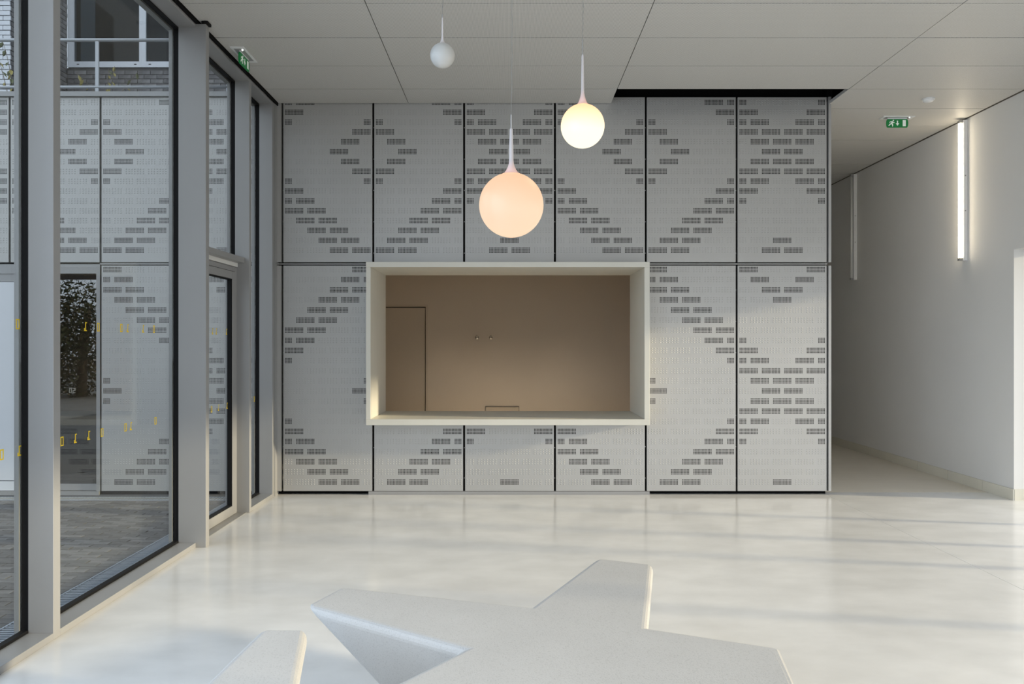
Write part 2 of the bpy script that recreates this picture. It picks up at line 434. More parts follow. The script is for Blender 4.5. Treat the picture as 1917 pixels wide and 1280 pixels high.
def panel_mesh(name, z0, z1, zrows, pats, first):
    """a folded sheet with real holes and raised dimples; local origin at its lower left front corner"""
    b = MB()
    def q(x0, x1, za, zb):
        if x1 - x0 > 1e-6 and zb - za > 1e-6:
            b.quad((x0, 0, za), (x1, 0, za), (x1, 0, zb), (x0, 0, zb))
    rows = []
    for k, zc in enumerate(zrows):
        za, zb = zc - BH / 2 - z0, zc + BH / 2 - z0
        if za < .003 or zb > z1 - z0 - .003: continue
        rows.append((za, zb, (k + first) % 2, row(pats[k])))
    rows.sort(key=lambda t: t[0])
    z = 0
    for za, zb, lap, dark in rows:
        q(0, PW, z, za); z = zb
        if lap == 0:
            slots = [(str(i + 1), MARG + i * SP, 13) for i in range(4)]
        else:
            slots = [('l', MARG, 5)] + [(str(i + 1), MARG + SP / 2 + i * SP, 13) for i in range(3)] + [('r', MARG + 3 * SP + BW - HW, 5)]
        x = 0
        for key, sx, n in slots:
            wd = (n - 1) * HP + HS
            if key in dark:
                q(x, sx, za, zb); x = sx + wd
                for r in range(3):
                    q(sx, x, za + r * HP + HS, za + (r + 1) * HP)
                for r in range(4):
                    for c in range(n - 1):
                        q(sx + c * HP + HS, sx + (c + 1) * HP, za + r * HP, za + r * HP + HS)
            else:
                m = (n + 1) // 2
                for r in range(3):
                    for c in range(m):
                        cx = sx + HS / 2 + c * (wd - HS) / (m - 1); cz = za + HS / 2 + r * (BH - HS) / 2
                        a, t, h = .0052, .0028, .0022
                        i = len(b.v)
                        b.v += [(cx - a, -.0003, cz - a), (cx + a, -.0003, cz - a), (cx + a, -.0003, cz + a), (cx - a, -.0003, cz + a),
                                (cx - t, -h, cz - t), (cx + t, -h, cz - t), (cx + t, -h, cz + t), (cx - t, -h, cz + t)]
                        b.f += [(i + 4, i + 5, i + 6, i + 7), (i, i + 1, i + 5, i + 4), (i + 1, i + 2, i + 6, i + 5), (i + 2, i + 3, i + 7, i + 6), (i + 3, i, i + 4, i + 7)]
        q(x, PW, za, zb)
    q(0, PW, z, z1 - z0)
    h = z1 - z0; dp = .035
    b.quad((0, 0, 0), (0, 0, h), (0, dp, h), (0, dp, 0)); b.quad((PW, 0, 0), (PW, dp, 0), (PW, dp, h), (PW, 0, h))
    b.quad((0, 0, h), (PW, 0, h), (PW, dp, h), (0, dp, h)); b.quad((0, 0, 0), (0, dp, 0), (PW, dp, 0), (PW, 0, 0))
    return b.mesh(name, M['panel'], fix=False)

mesh_u = {t: panel_mesh('cladding_panel', ZU0, ZU1, upper_rows, UP[t], 1) for t in 'LRC'}
mesh_l = {t: panel_mesh('cladding_panel', ZL0, ZL1, lower_rows, LO[t], 0) for t in 'LRC'}
ZS1 = .735
mesh_s = {t: panel_mesh('cladding_panel', ZL0, ZS1, lower_rows, LO[t], 0) for t in 'LRC'}

wb = empty('wall_back', (0, D, 0))
tag(wb, 'wall clad in perforated aluminium panels around the hatch', 'wall', kind='structure')
def put(mesh, parent, x, z):
    o = bpy.data.objects.new('cladding_panel', mesh); COL.objects.link(o)
    o.parent = parent; o.location = Vector((x, D, z)) - parent.location
    return o
for k, t in enumerate('LRCLRC'):
    x = X0 + k * PITCH + (PITCH - PW) / 2
    put(mesh_u[t], wb, x, ZU0)
    if 1 <= k <= 3: put(mesh_s[t], wb, x, ZL0)
    else: put(mesh_l[t], wb, x, ZL0)
XE = X0 + 6 * PITCH
# box opening of the hatch
YF, YK = 7.22, 8.1
ho = dict(x0=px(685, YF), x1=px(1216.5, YF), z0=pz(796, YF), z1=pz(490, YF))
hi = dict(x0=px(693.7, YF), x1=px(1206.5, YF), z0=pz(784.7, YF), z1=pz(500, YF))
# black backing behind the sheets, framed round the hatch
Yb0, Yb1 = D + .062, D + .14
for bx in ((X0 - .06, ho['x0'] + .02, 0, 3.92), (ho['x1'] - .02, XE + .003, 0, 3.92), (ho['x0'] + .02, ho['x1'] - .02, 0, ho['z0'] + .02), (ho['x0'] + .02, ho['x1'] - .02, ho['z1'] - .02, 3.92)):
    MB().box(bx[0], bx[1], Yb0, Yb1, bx[2], bx[3]).build('backing', M['black'], wb)
# steel rails in the joints with their fixing screws
for k in range(0, 7):
    xx = X0 + k * PITCH
    for zz in [ZU0 + .09 + i * .31 for i in range(5)] + ([ZL0 + .12 + i * .31 for i in range(7)] if k in (0, 4, 5, 6) else [ZL0 + .12, ZL0 + .42]):
        MB().box(xx - .003, xx + .003, D + .03, D + .036, zz, zz + .006).build('fixing_screw', M['steel'], wb)
# edge trims
MB().box(px(517, D), px(526.8, D), D - .004, D + .05, .037, ZL1 - .001).build('edge_trim', M['panel'], wb)
MB().box(px(517, D), px(526.8, D), D - .004, D + .05, ZU0, 3.92).build('edge_trim', M['panel'], wb)
MB().box(XE + .008, XE + .034, D - .004, D + .15, .037, ZL1 - .001).build('edge_trim', M['panel'], wb)
MB().box(XE + .008, XE + .034, D - .004, D + .15, ZU0, 3.92).build('edge_trim', M['panel'], wb)
MB().box(X0 - .06, ho['x0'], D + .012, D + .02, ZL1 + .012, ZL1 + .022).build('joint_rail', M['panel'], wb)
MB().box(ho['x1'], XE, D + .012, D + .02, ZL1 + .012, ZL1 + .022).build('joint_rail', M['panel'], wb)
# plinth under the hatch
MB().box(px(690, D), px(1216, D), D - .006, D + .05, 0, .034).build('plinth', M['alu_dark'], wb)
MB().box(-2.45, 3.13, D + .141, 7.62, 0, ho['z0'] + .02).build('core', M['black'], wb)
MB().box(-2.45, 3.13, D + .141, 7.62, ho['z1'] - .02, 4.06).build('core', M['black'], wb)
MB().box(-2.45, ho['x0'] + .02, D + .141, 7.62, ho['z0'] + .02, ho['z1'] - .02).build('core', M['black'], wb)
MB().box(ho['x1'] - .02, 3.13, D + .141, 7.62, ho['z0'] + .02, ho['z1'] - .02).build('core', M['black'], wb)

# hatch surround
hs = empty('hatch_surround', ((ho['x0'] + ho['x1']) / 2, YF, ho['z0']))
tag(hs, 'cream box frame of the service hatch projecting from the panelled wall', 'hatch frame')
MB().box(ho['x0'], ho['x1'], YF, YK, ho['z0'], hi['z0']).build('counter_ledge', M['cream'], hs, bevel=.003)
MB().box(ho['x0'], ho['x1'], YF, YK, hi['z1'], ho['z1']).build('head_board', M['cream'], hs, bevel=.003)
MB().box(ho['x0'], hi['x0'], YF, YK, hi['z0'], hi['z1']).build('side_board', M['cream'], hs, bevel=.003)
MB().box(hi['x1'], ho['x1'], YF, YK, hi['z0'], hi['z1']).build('side_board', M['cream'], hs, bevel=.003)

# ------------------------------------------------------------------ left glazing
GX0, GX1 = -2.476, -2.466       # glass
wl = empty('wall_left', (XL, 5, 0))
tag(wl, 'grey aluminium curtain wall frame of the courtyard glazing', 'wall', kind='structure')
ZH = 3.806
mull = [(-2.9, -2.84, XL), (-.05, .01, XL), (2.05, 2.11, XL), (3.822, 3.882, XL), (5.55, 5.61, -2.23), (6.69, 6.74, XL), (7.336, 7.40, XL)]
for a, b, xi in mull:
    MB().box(-2.432, xi, a, b, 0, 3.83).build('mullion', M['alu'], wl, bevel=.0025)
    MB().box(GX1, -2.432, a + .004, b - .004, .03, ZH + .01).build('gasket_strip', M['gasket'], wl)
    MB().box(-2.50, GX0, a - .004, b + .004, 0, ZH + .03).build('cover_cap', M['alu'], wl)
def span(i): return mull[i][1], mull[i + 1][0]
for i in range(6):
    a, b = span(i)
    if i != 4:
        MB().box(-2.432, XL, a, b, 0, .036).build('sill', M['alu'], wl, bevel=.002)
        MB().box(GX1, -2.432, a, b, .0, .05).build('gasket_strip', M['gasket'], wl)
    MB().box(-2.432, XL, a, b, ZH, 3.83).build('head_rail', M['alu'], wl, bevel=.002)
    MB().box(GX1, -2.432, a, b, ZH - .012, ZH + .01).build('gasket_strip', M['gasket'], wl)
    MB().box(-2.50, GX0, a, b, ZH - .02, 3.86).build('cover_cap', M['alu'], wl)
MB().box(-2.26, -2.215, 5.545, 5.615, 3.832, 3.851).build('mullion_cap', M['gasket'], wl)
MB().box(-2.432, -2.30, 7.40, D + .05, 0, 3.83).build('end_post', M['alu'], wl)

# film digits on the glass
def digit_mesh(ch):
    b = MB(); t = .0012
    s, hw, hh = .0062, .0135, .026
    def r(y0, y1, z0, z1): b.box(0, t, y0, y1, z0, z1)
    if ch == '0':
        r(-hw, -hw + s, -hh, hh); r(hw - s, hw, -hh, hh); r(-hw + s, hw - s, hh - s, hh); r(-hw + s, hw - s, -hh, -hh + s)
    else:
        r(-s / 2, s / 2, -hh, hh); r(s / 2, hw, hh - s, hh); r(-hw, -s / 2, -hh, -hh + s); r(s / 2, hw, -hh, -hh + s); r(-hw, -hw + s, -hh + s, -hh + .018)
    return b.mesh('film_digit', M['yellow'])
digits = {c: digit_mesh(c) for c in '01'}
low = [(3, '0'), (36, '1'), (116, '0'), (141, '1'), (166, '1'), (191, '0'), (235, '0'), (245, '1'), (291, '0'), (332, '0'), (396, '0'), (409, '1'), (425, '1'), (476, '0')]
upr = [(33, '0'), (160, '1'), (184, '0'), (227, '0'), (239, '1'), (268, '1'), (288, '0'), (329, '0'), (398, '1'), (405, '1'), (424, '1')]

def make_window(name, a, b, z0, z1, label):
    wn = empty(name, (GX1, (a + b) / 2, z0))
    tag(wn, label, 'window', kind='structure')
    pn = MB().box(GX0, GX1, a + .002, b - .002, z0, z1).build('pane', M['glass'], wn)
    return wn, pn
def film(pn, wloc, a, b, x):
    for lst, z in ((low, .957), (upr, 1.592)):
        for xx, c in lst:
            Y = FPX * -x / (CX - xx)
            if a < Y < b:
                o = bpy.data.objects.new('film_digit', digits[c]); COL.objects.link(o)
                o.parent = pn; o.location = (x, Y, z)
                if c in '01': o['label'] = 'yellow film numeral %s' % c
names = ['window_6', 'window_5', 'window_4', 'window_1', None, 'window_3']
labs = ['courtyard pane behind the camera', 'courtyard pane beside the camera', 'courtyard pane at the near end before the first mullion',
        'wide courtyard pane with yellow digits between the two big mullions', None, 'narrow courtyard pane between door and panelled wall']
for i in range(6):
    if names[i] is None: continue
    a, b = span(i)
    if i < 2:
        wn, pn = make_window(names[i], a, b, .05, ZH, labs[i]); continue
    wn, pn = make_window(names[i], a, b, .05, ZH, labs[i])
    film(pn, wn.location, a, b, GX1)

# door bay
a, b = span(4)
wn, pn = make_window('window_2', a, b, 2.25, ZH, 'fixed pane over the glazed courtyard door')
MB().box(-2.50, -2.346, a, b, 2.20, 2.247).build('transom', M['alu'], wl, bevel=.002)
MB().box(-2.46, -2.407, a, b, 2.165, 2.199).build('transom_lit_strip', M['white'], wl)  # white strip stands in for the sunlit underside of the transom
MB().box(GX1, -2.432, a, b, 2.248, 2.262).build('gasket_strip', M['gasket'], wl)
dr = empty('door_1', (-2.44, (a + b) / 2, 0))
tag(dr, 'glazed courtyard door in a grey aluminium frame', 'door', kind='structure')
dz1 = 2.16
xo, xi = -2.475, -2.415
fr = MB().box(xo, xi, a, a + .045, 0, dz1).build('door_frame', M['alu_dark'], dr, bevel=.002)
MB().box(xo, xi, b - .045, b, 0, dz1).build('door_frame', M['alu_dark'], dr, bevel=.002)
MB().box(xo, xi, a + .045, b - .045, dz1 - .04, dz1).build('door_frame', M['alu_dark'], dr, bevel=.002)
la, lb, lz0, lz1 = a + .049, b - .049, .006, dz1 - .044
xo2, xi2 = -2.47, -2.408
MB().box(xo2, xi2, la, la + .075, lz0, lz1).build('stile', M['alu'], dr, bevel=.002)
MB().box(xo2, xi2, lb - .075, lb, lz0, lz1).build('stile', M['alu'], dr, bevel=.002)
MB().box(xo2, xi2, la + .075, lb - .075, lz0, lz0 + .08).build('bottom_rail', M['alu'], dr, bevel=.002)
MB().box(xo2, xi2, la + .075, lb - .075, lz1 - .065, lz1).build('top_rail', M['alu'], dr, bevel=.002)
ga, gb, gz0, gz1 = la + .075, lb - .075, lz0 + .08, lz1 - .065
for bx in ((ga, ga + .012, gz0, gz1), (gb - .012, gb, gz0, gz1), (ga, gb, gz0, gz0 + .01), (ga, gb, gz1 - .01, gz1)):
    MB().box(-2.45, -2.412, *bx).build('gasket_strip', M['gasket'], dr)
dp = MB().box(-2.445, -2.435, ga + .01, gb - .01, gz0 + .008, gz1 - .008).build('pane', M['glass'], dr)
film(dp, None, ga, gb, -2.435)
MB().box(-2.50, -2.33, a, b, .0005, .004).build('threshold', M['alu'], dr)

# ------------------------------------------------------------------ benches
def bench(name, poly, c, k, label):
    e = empty(name, (c[0], c[1], 0))
    n = len(poly)
    b = MB()
    top, low_ = .45, .0
    P = [(x, y) for x, y in poly]
    Q = [(c[0] + (x - c[0]) * k, c[1] + (y - c[1]) * k) for x, y in poly]
    b.v = [(x, y, top) for x, y in P] + [(x, y, low_) for x, y in Q]
    b.f = [tuple(range(n)), tuple(n + i for i in reversed(range(n)))]
    for i in range(n):
        j = (i + 1) % n
        b.f.append((i, n + i, n + j, j))
    o = b.build('bench_body', M['bench'], None)
    bv = o.modifiers.new('edge', 'BEVEL'); bv.width = .036; bv.segments = 5; bv.limit_method = 'ANGLE'; bv.angle_limit = math.radians(25)
    bpy.data.objects.remove(e)
    o.name = name
    for p in o.data.polygons: p.use_smooth = False
    tag(o, label, 'bench')
    return o
bench('concrete_bench', [(-.835, 3.030), (-.176, 2.600), (-.56, 2.09), (-.28, 1.90), (.34, 2.16), (.85, 2.08), (.940, 2.628), (.520, 2.806), (.690, 3.605), (.420, 3.72), (.077, 3.035), (-.735, 3.285)][::1], (.15, 2.66), .45,
      'large star-shaped pale concrete bench with undercut sides')
bench('concrete_bench', [(-.925, 2.80), (-.955, 2.333), (-1.05, 1.95), (-1.5, 1.85), (-1.42, 1.5), (-.95, 1.55), (-.62, 1.2), (-.4, 1.45), (-.60, 1.85), (-.645, 2.333), (-.735, 2.79)], (-.85, 1.95), .5,
      'smaller concrete bench whose pointed arm stands nearest the glazing')

# ------------------------------------------------------------------ pendant lamps
def stem_lit(z0, z1):  # globe light carried into the stem, painted as emission at its lower end
    m = globe_mat('painted_stem_glow', (0, 0, 0), (.55, .20, .12), .8, z0, z1)
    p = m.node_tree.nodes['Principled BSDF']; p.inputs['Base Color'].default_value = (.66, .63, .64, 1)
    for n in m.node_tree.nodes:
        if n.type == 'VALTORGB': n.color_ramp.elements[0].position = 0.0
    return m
def pendant(xs_, yc, rpx, dia, stem_top, rod_top, gm, label, lit):
    Y = FPX * dia / (2 * rpx)
    X, Z = px(xs_, Y), pz(yc, Y)
    r = dia / 2; k = Y / FPX
    e = empty('pendant_lamp', (X, Y, Z))
    tag(e, label, 'pendant lamp', 'globe pendant lamps')
    prof = [(max(1e-4, r * math.sin(math.pi * i / 28)), -r * math.cos(math.pi * i / 28)) for i in range(29)]
    prof = [p for p in prof if p[1] < r * .962]
    gl = MB().lathe(prof, 48).mesh('globe', gm, True)
    o = bpy.data.objects.new('globe', gl); COL.objects.link(o); o.parent = e
    zt = pz(stem_top, Y) - Z; zr = pz(rod_top, Y) - Z
    zb = r * .955; rb = math.sqrt(max(0, r * r - zb * zb)) + .001
    L_ = zt - zb
    pr = [(rb, zb)]
    for t in (.04, .08, .12, .17, .23, .30):
        f = (1 - t / .30) ** 2
        pr.append((.055 * r * 1.3 + (rb - .055 * r * 1.3) * f * .8, zb + L_ * t))
    rt = .055 * r * 1.1
    pr += [(rt * 1.15, zb + L_ * .5), (rt * .85, zb + L_ * .97), (rt * .5, zt), (.0005, zt)]
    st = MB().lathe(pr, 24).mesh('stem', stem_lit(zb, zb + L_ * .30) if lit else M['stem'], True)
    o = bpy.data.objects.new('stem', st); COL.objects.link(o); o.parent = e
    rd = MB().lathe([(.0005, zt - .01), (.0042, zt - .01), (.0042, zr), (.0005, zr)], 12).mesh('rod', M['steel'])
    o = bpy.data.objects.new('rod', rd); COL.objects.link(o); o.parent = e
    hz = ZC - Z
    for dxx, ph in ((0, 0), (.006, 1.5)):
        pts = [(dxx * math.sin(math.pi * t / 14) * (1 + .7 * math.sin(3 * t + ph)), 0, zr + (hz - zr) * t / 14) for t in range(15)]
        cd = MB().tube(pts, .0011 if dxx else .0008, 6).mesh('cord', M['cord'], True)
        o = bpy.data.objects.new('cord', cd); COL.objects.link(o); o.parent = e
    cn = MB().lathe([(.0005, hz), (.045, hz), (.045, hz - .018), (.0005, hz - .022)], 24).mesh('ceiling_rose', M['lamp_body'], True)
    o = bpy.data.objects.new('ceiling_rose', cn); COL.objects.link(o); o.parent = e
pendant(957.2, 384, 60.3, .35, 240, 215, M['globe_big'], 'largest glowing globe pendant lamp hanging before the hatch', True)
pendant(1090.7, 236, 40.8, .25, 102, 74, M['globe_mid'], 'brightest globe pendant lamp, medium sized, hanging by the dark ceiling slot', True)
pendant(828.3, 104, 23.0, .14, 30, 27, M['opal_off'], 'smallest globe pendant lamp, unlit white, hung highest', False)

# ------------------------------------------------------------------ exit signs, detector, wall lights
def sign_parts(e, wd, h, th):
    """sign in its own frame: x along the width (reads left to right), y towards the viewer is -y, z up from 0 (top) down"""
    c = .012
    out = [(-wd / 2 + c, -h), (wd / 2 - c, -h), (wd / 2 - c * .3, -h * .8), (wd / 2, -h * .5), (wd / 2 - c * .3, -h * .2), (wd / 2 - c, 0), (-wd / 2 + c, 0), (-wd / 2 + c * .3, -h * .2), (-wd / 2, -h * .5), (-wd / 2 + c * .3, -h * .8)]
    def add(name, b, m):
        o = bpy.data.objects.new(name, b.mesh(name, m)); COL.objects.link(o); o.parent = e; return o
    add('sign_plate', MB().prism(out, 'y', -th / 2, th / 2), M['green'])
    y0, y1 = -th / 2 - .0015, -th / 2 - .0002
    # arrow
    u = h / 10
    add('arrow', MB().prism([(-.7 * u, -2 * u), (-.7 * u, -5 * u), (-2.1 * u, -5 * u), (0, -8 * u), (2.1 * u, -5 * u), (.7 * u, -5 * u), (.7 * u, -2 * u)], 'y', y0, y1), M['sign_white'])
    add('door_symbol', MB().prism([(wd * .24, -8.6 * u), (wd * .38, -8.6 * u), (wd * .38, -1.4 * u), (wd * .24, -1.4 * u)], 'y', y0, y1), M['sign_white'])
    # running figure
    X = -wd * .26
    man = MB()
    def bar(p, q, t):
        d = Vector((q[0] - p[0], q[1] - p[1])); n = Vector((-d.y, d.x)).normalized() * t * u / 2
        P, Q = Vector((p[0] * u + X, p[1] * u)), Vector((q[0] * u + X, q[1] * u))
        man.prism([tuple(P - n), tuple(Q - n), tuple(Q + n), tuple(P + n)], 'y', y0, y1)
    bar((.9, -2.7), (-.3, -5.6), 1.9)
    bar((-.3, -5.4), (-2.3, -6.3), 1.1); bar((-2.3, -6.3), (-3.6, -8.2), 1.0)
    bar((-.2, -5.4), (1.2, -6.7), 1.2); bar((1.2, -6.7), (.8, -8.8), 1.0)
    bar((.6, -2.9), (-1.7, -3.1), .8); bar((-1.7, -3.1), (-2.5, -4.6), .7)
    bar((.9, -3.1), (2.2, -4.6), .8); bar((2.2, -4.6), (3.3, -4.1), .7)
    hd = [(X + (1.9 + .85 * math.cos(a)) * u, (-1.7 + .85 * math.sin(a)) * u) for a in [i * math.pi / 5 for i in range(10)]]
    man.prism(hd, 'y', y0, y1)
    add('running_figure', man, M['sign_white'])
def exit_sign(loc, rz, label, lampx):
    e = empty('exit_sign', loc); e.rotation_euler = (0, 0, rz)
    tag(e, label, 'exit sign', 'green exit signs under the ceiling')
    sign_parts(e, .229, .088, .012)
    b = MB()
    zt = .019
    fr_ = MB().box(-.165, .165, -.055, -.038, .012, zt).box(-.165, .165, .038, .055, .012, zt).box(-.165, -.135, -.038, .038, .012, zt).box(.135, .165, -.038, .038, .012, zt)
    o = bpy.data.objects.new('ceiling_plate', fr_.mesh('ceiling_plate', M['lamp_body'])); COL.objects.link(o); o.parent = e
    o = bpy.data.objects.new('plate_recess', MB().box(-.135, .135, -.038, .038, .014, zt).mesh('plate_recess', M['alu_dark'])); COL.objects.link(o); o.parent = e
    o = bpy.data.objects.new('sign_holder', MB().box(-.10, .10, -.004, .004, 0.0, .014).mesh('sign_holder', M['lamp_body'])); COL.objects.link(o); o.parent = e
    o = bpy.data.objects.new('indicator', MB().lathe([(.0005, .0), (.007, .004), (.007, .012)], 12, (lampx, -.028, .002)).mesh('indicator', mat('indicator_lamp', (1, 1, 1), .3, emit=(1, 1, 1), estr=1.5))); COL.objects.link(o); o.parent = e
exit_sign((px(1679.5, 7.93), 7.93, 3.834), 0, 'green exit sign facing the hall above the corridor entrance', .115)
exit_sign((-2.178, 6.195, 3.834), math.radians(90), 'green exit sign seen edge-on beside the courtyard glazing', -.115)

sd = empty('smoke_detector', (px(1738, 7.327), 7.327, ZC))
tag(sd, 'round white smoke detector on the ceiling above the corridor entrance', 'smoke detector')
for nm, pr in (('base', [(.0005, .002), (.056, .002), (.056, -.012), (.0005, -.012)]), ('cap', [(.046, -.0122), (.046, -.022), (.03, -.032), (.0005, -.034)])):
    o = bpy.data.objects.new(nm, MB().lathe(pr, 32).mesh(nm, M['lamp_body'], nm == 'cap')); COL.objects.link(o); o.parent = sd

def wall_light(Y, zb, lit, label):
    e = empty('wall_light', (XR, Y, zb))
    tag(e, label, 'wall light', 'vertical tube lights on the corridor wall')
    L_ = ZC - .02 - zb
    def add(nm, b, m, sm=False):
        o = bpy.data.objects.new(nm, b.mesh(nm, m, sm)); COL.objects.link(o); o.parent = e
    add('housing', MB().box(-.042, -.001, -.03, .03, 0, L_), M['lamp_body'])
    n = 0
    add('tube', MB().lathe([(.0005, .03), (.0165, .03), (.0165, L_ - .03), (.0005, L_ - .03)], 20, (-.062, 0, 0)), M['tube_on'] if lit else M['tube_off'], True)
    for z0 in (.0, L_ - .028):
        add('tube_holder', MB().box(-.08, -.042, -.018, .018, z0, z0 + .028), M['alu_dark'])
    for z0 in (.35 * L_, .6 * L_):
        add('clip', MB().box(-.03, -.018, -.033, -.03, z0, z0 + .012), M['alu_dark'])
wall_light(7.98, 2.36, True, 'lit vertical tube light on the corridor wall')
wall_light(10.52, 2.367, False, 'unlit vertical tube light deeper in the corridor')

# ------------------------------------------------------------------ inside the hatch room
for xx, lab in ((893, 'chrome coat hook on the hatch room wall, the one nearer the door'), (919, 'chrome coat hook on the hatch room wall, the one farther from the door')):
    e = empty('coat_hook', (px(xx, YB), YB, pz(632, YB)))
    tag(e, lab, 'coat hook', 'chrome hooks on the hatch room wall')
    r_ = MB().lathe([(.0005, 0), (.026, 0), (.026, .008), (.0005, .010)], 20)
    r_.v = [(x, -z - .001, y) for x, y, z in r_.v]
    o = bpy.data.objects.new('rosette', r_.mesh('rosette', M['chrome'], True)); COL.objects.link(o); o.parent = e
    o = bpy.data.objects.new('peg', MB().tube([(0, -.008, 0), (0, -.05, 0), (0, -.065, .012), (0, -.07, .03)], [.009, .009, .009, .012], 12).mesh('peg', M['chrome'], True)); COL.objects.link(o); o.parent = e
ax0, ax1, az1 = px(908.5, YB), px(972, YB), pz(760.5, YB)
ap = empty('access_panel', ((ax0 + ax1) / 2, YB, .2))
tag(ap, 'small grey access panel low on the hatch room wall above the counter edge', 'access panel')
def addp(nm, b, m):
    o = b.build(nm, m, ap); return o
addp('cover', MB().box(ax0 + .0045, ax1 - .0045, YB - .012, YB - .001, .2085, az1 - .0055), M['taupe_door'])
for bx in ((ax0, ax0 + .004, .2, az1), (ax1 - .004, ax1, .2, az1), (ax0 + .004, ax1 - .004, az1 - .005, az1), (ax0 + .008, ax1 - .008, .2, .208)):
    addp('edge_strip', MB().box(bx[0], bx[1], YB - .016, YB - .001, bx[2], bx[3]), M['gasket'])

# ------------------------------------------------------------------ courtyard: opposite wing, paving, rails
wc = empty('wall_courtyard', (-5, D, 0))
tag(wc, 'courtyard wing clad in the same perforated panels beyond the glazing', 'wall', kind='structure')
order = 'LRC'
for k in range(-6, 0):
    t = order[k % 3]
    x = X0 + k * PITCH + (PITCH - PW) / 2
    put(mesh_u[t], wc, x, ZU0)
    if k >= -2: put(mesh_l[t], wc, x, ZL0)
xj = X0 - 2 * PITCH + PITCH          # joint at x = 188 px
MB().box(X0 - 6 * PITCH, -2.62, Yb0, Yb1, ZU0 - .03, 3.9).build('backing', M['black'], wc)
MB().box(X0 - 2 * PITCH, -2.51, Yb0, Yb1, 0, ZU0 - .03).build('backing', M['black'], wc)
MB().box(-8.2, -2.505, D - .03, D + .3, 3.918, 3.965).build('parapet_cap', M['alu'], wc)
MB().box(-8.2, -2.62, D + .2, 13.0, 3.80, 3.917).build('roof_deck', M['ground'], wc)
MB().box(-2.615, -2.52, D + .06, 11.15, 0, 3.80).build('party_wall', M['black'], wc)
MB().box(X0 - 2 * PITCH - .01, -2.51, D + .005, D + .02, ZL1 + .012, ZL1 + .022).build('joint_rail', M['panel'], wc)
MB().box(X0 - 2 * PITCH, -2.51, D + .02, D + .05, .0, .034).build('plinth', M['gasket'], wc)
# entrance in the opposite wing
XD1 = px(187, D); XDm = px(74, D)
hd = MB().box(-7.3, XD1, D + .0, D + .06, pz(512, D), ZU0 - .02).build('entrance_head', M['alu'], wc)
MB().box(px(180.3, D), XD1, D + .0, D + .09, 0, pz(512, D)).build('entrance_jamb', M['alu'], wc)
MB().box(XDm - .03, XDm + .03, D + .0, D + .09, 0, pz(512, D)).build('entrance_post', M['alu'], wc)
MB().box(-7.3, XDm, D + .01, D + .05, pz(527, D), pz(512, D)).build('entrance_blind_box', M['alu_dark'], wc)
MB().box(-7.3, XD1, D - .02, D + .1, 0, .035).build('entrance_step', M['alu'], wc)
d3 = empty('door_3', (-5.2, D, 0))
tag(d3, 'white door leaf in the courtyard wing at the frame edge', 'door', kind='structure')
lf = MB().box(-6.4, XDm - .03, D + .012, D + .05, .14, pz(527, D) - .004).build('door_leaf', M['white_door'], d3)
MB().box(-6.4, XDm - .03, D + .010, D + .05, .04, .132).build('kick_panel', M['white_door'], d3)
def glyphs(parent, x, z, h, chars, m, y):
    wd = h * .52; s = h * .13
    for ch in chars:
        b = MB()
        def r(x0, x1, z0, z1): b.box(x + x0, x + x1, y - .001, y, z + z0, z + z1)
        if ch == '0': r(0, s, 0, h); r(wd - s, wd, 0, h); r(s, wd - s, 0, s); r(s, wd - s, h - s, h)
        if ch == 'r': r(wd * .3, wd * .3 + s, 0, h); r(wd * .3 + s, wd * .85, h - s, h); r(0, wd * .3, h * .55, h * .55 + s)
        if ch == '2': r(0, wd, 0, s); r(0, wd, h - s, h); r(s, wd - s, h / 2 - s / 2, h / 2 + s / 2); r(wd - s, wd, h / 2 - s / 2, h - s); r(0, s, s, h / 2 + s / 2)
        b.build('film_digit', m, parent)
        x += h * .72
glyphs(lf, px(25, D), pz(539.5, D), .034, 'r0', M['grey_ink'], D + .0115)
d4 = empty('door_4', (-4.4, D, 0))
tag(d4, 'dark reflecting glass door in the courtyard wing', 'door', kind='structure')
dxa, dxb = XDm + .03, px(180.3, D)
dzt = pz(513, D)
MB().box(dxa, dxb, D + .03, D + .07, dzt - .05, dzt).build('top_rail', M['gasket'], d4)
MB().box(dxa, dxb, D + .03, D + .07, .04, .10).build('bottom_rail', M['alu'], d4)
MB().box(dxa, dxa + .05, D + .03, D + .07, .1, dzt - .05).build('stile', M['gasket'], d4)
dpn = MB().box(dxa + .05, dxb, D + .045, D + .053, .1, dzt - .05).build('pane', M['glass_mirror'], d4)
glyphs(dpn, px(124.5, D), pz(736, D), .05, '02', mat('pale_film', (.30, .29, .25), .6), D + .0445)
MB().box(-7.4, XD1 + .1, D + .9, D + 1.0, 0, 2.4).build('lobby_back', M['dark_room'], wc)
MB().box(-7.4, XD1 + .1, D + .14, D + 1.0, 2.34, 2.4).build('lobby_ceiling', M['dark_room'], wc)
MB().box(XD1, XD1 + .1, D + .14, D + .9, 0, 2.34).build('lobby_side', M['dark_room'], wc)

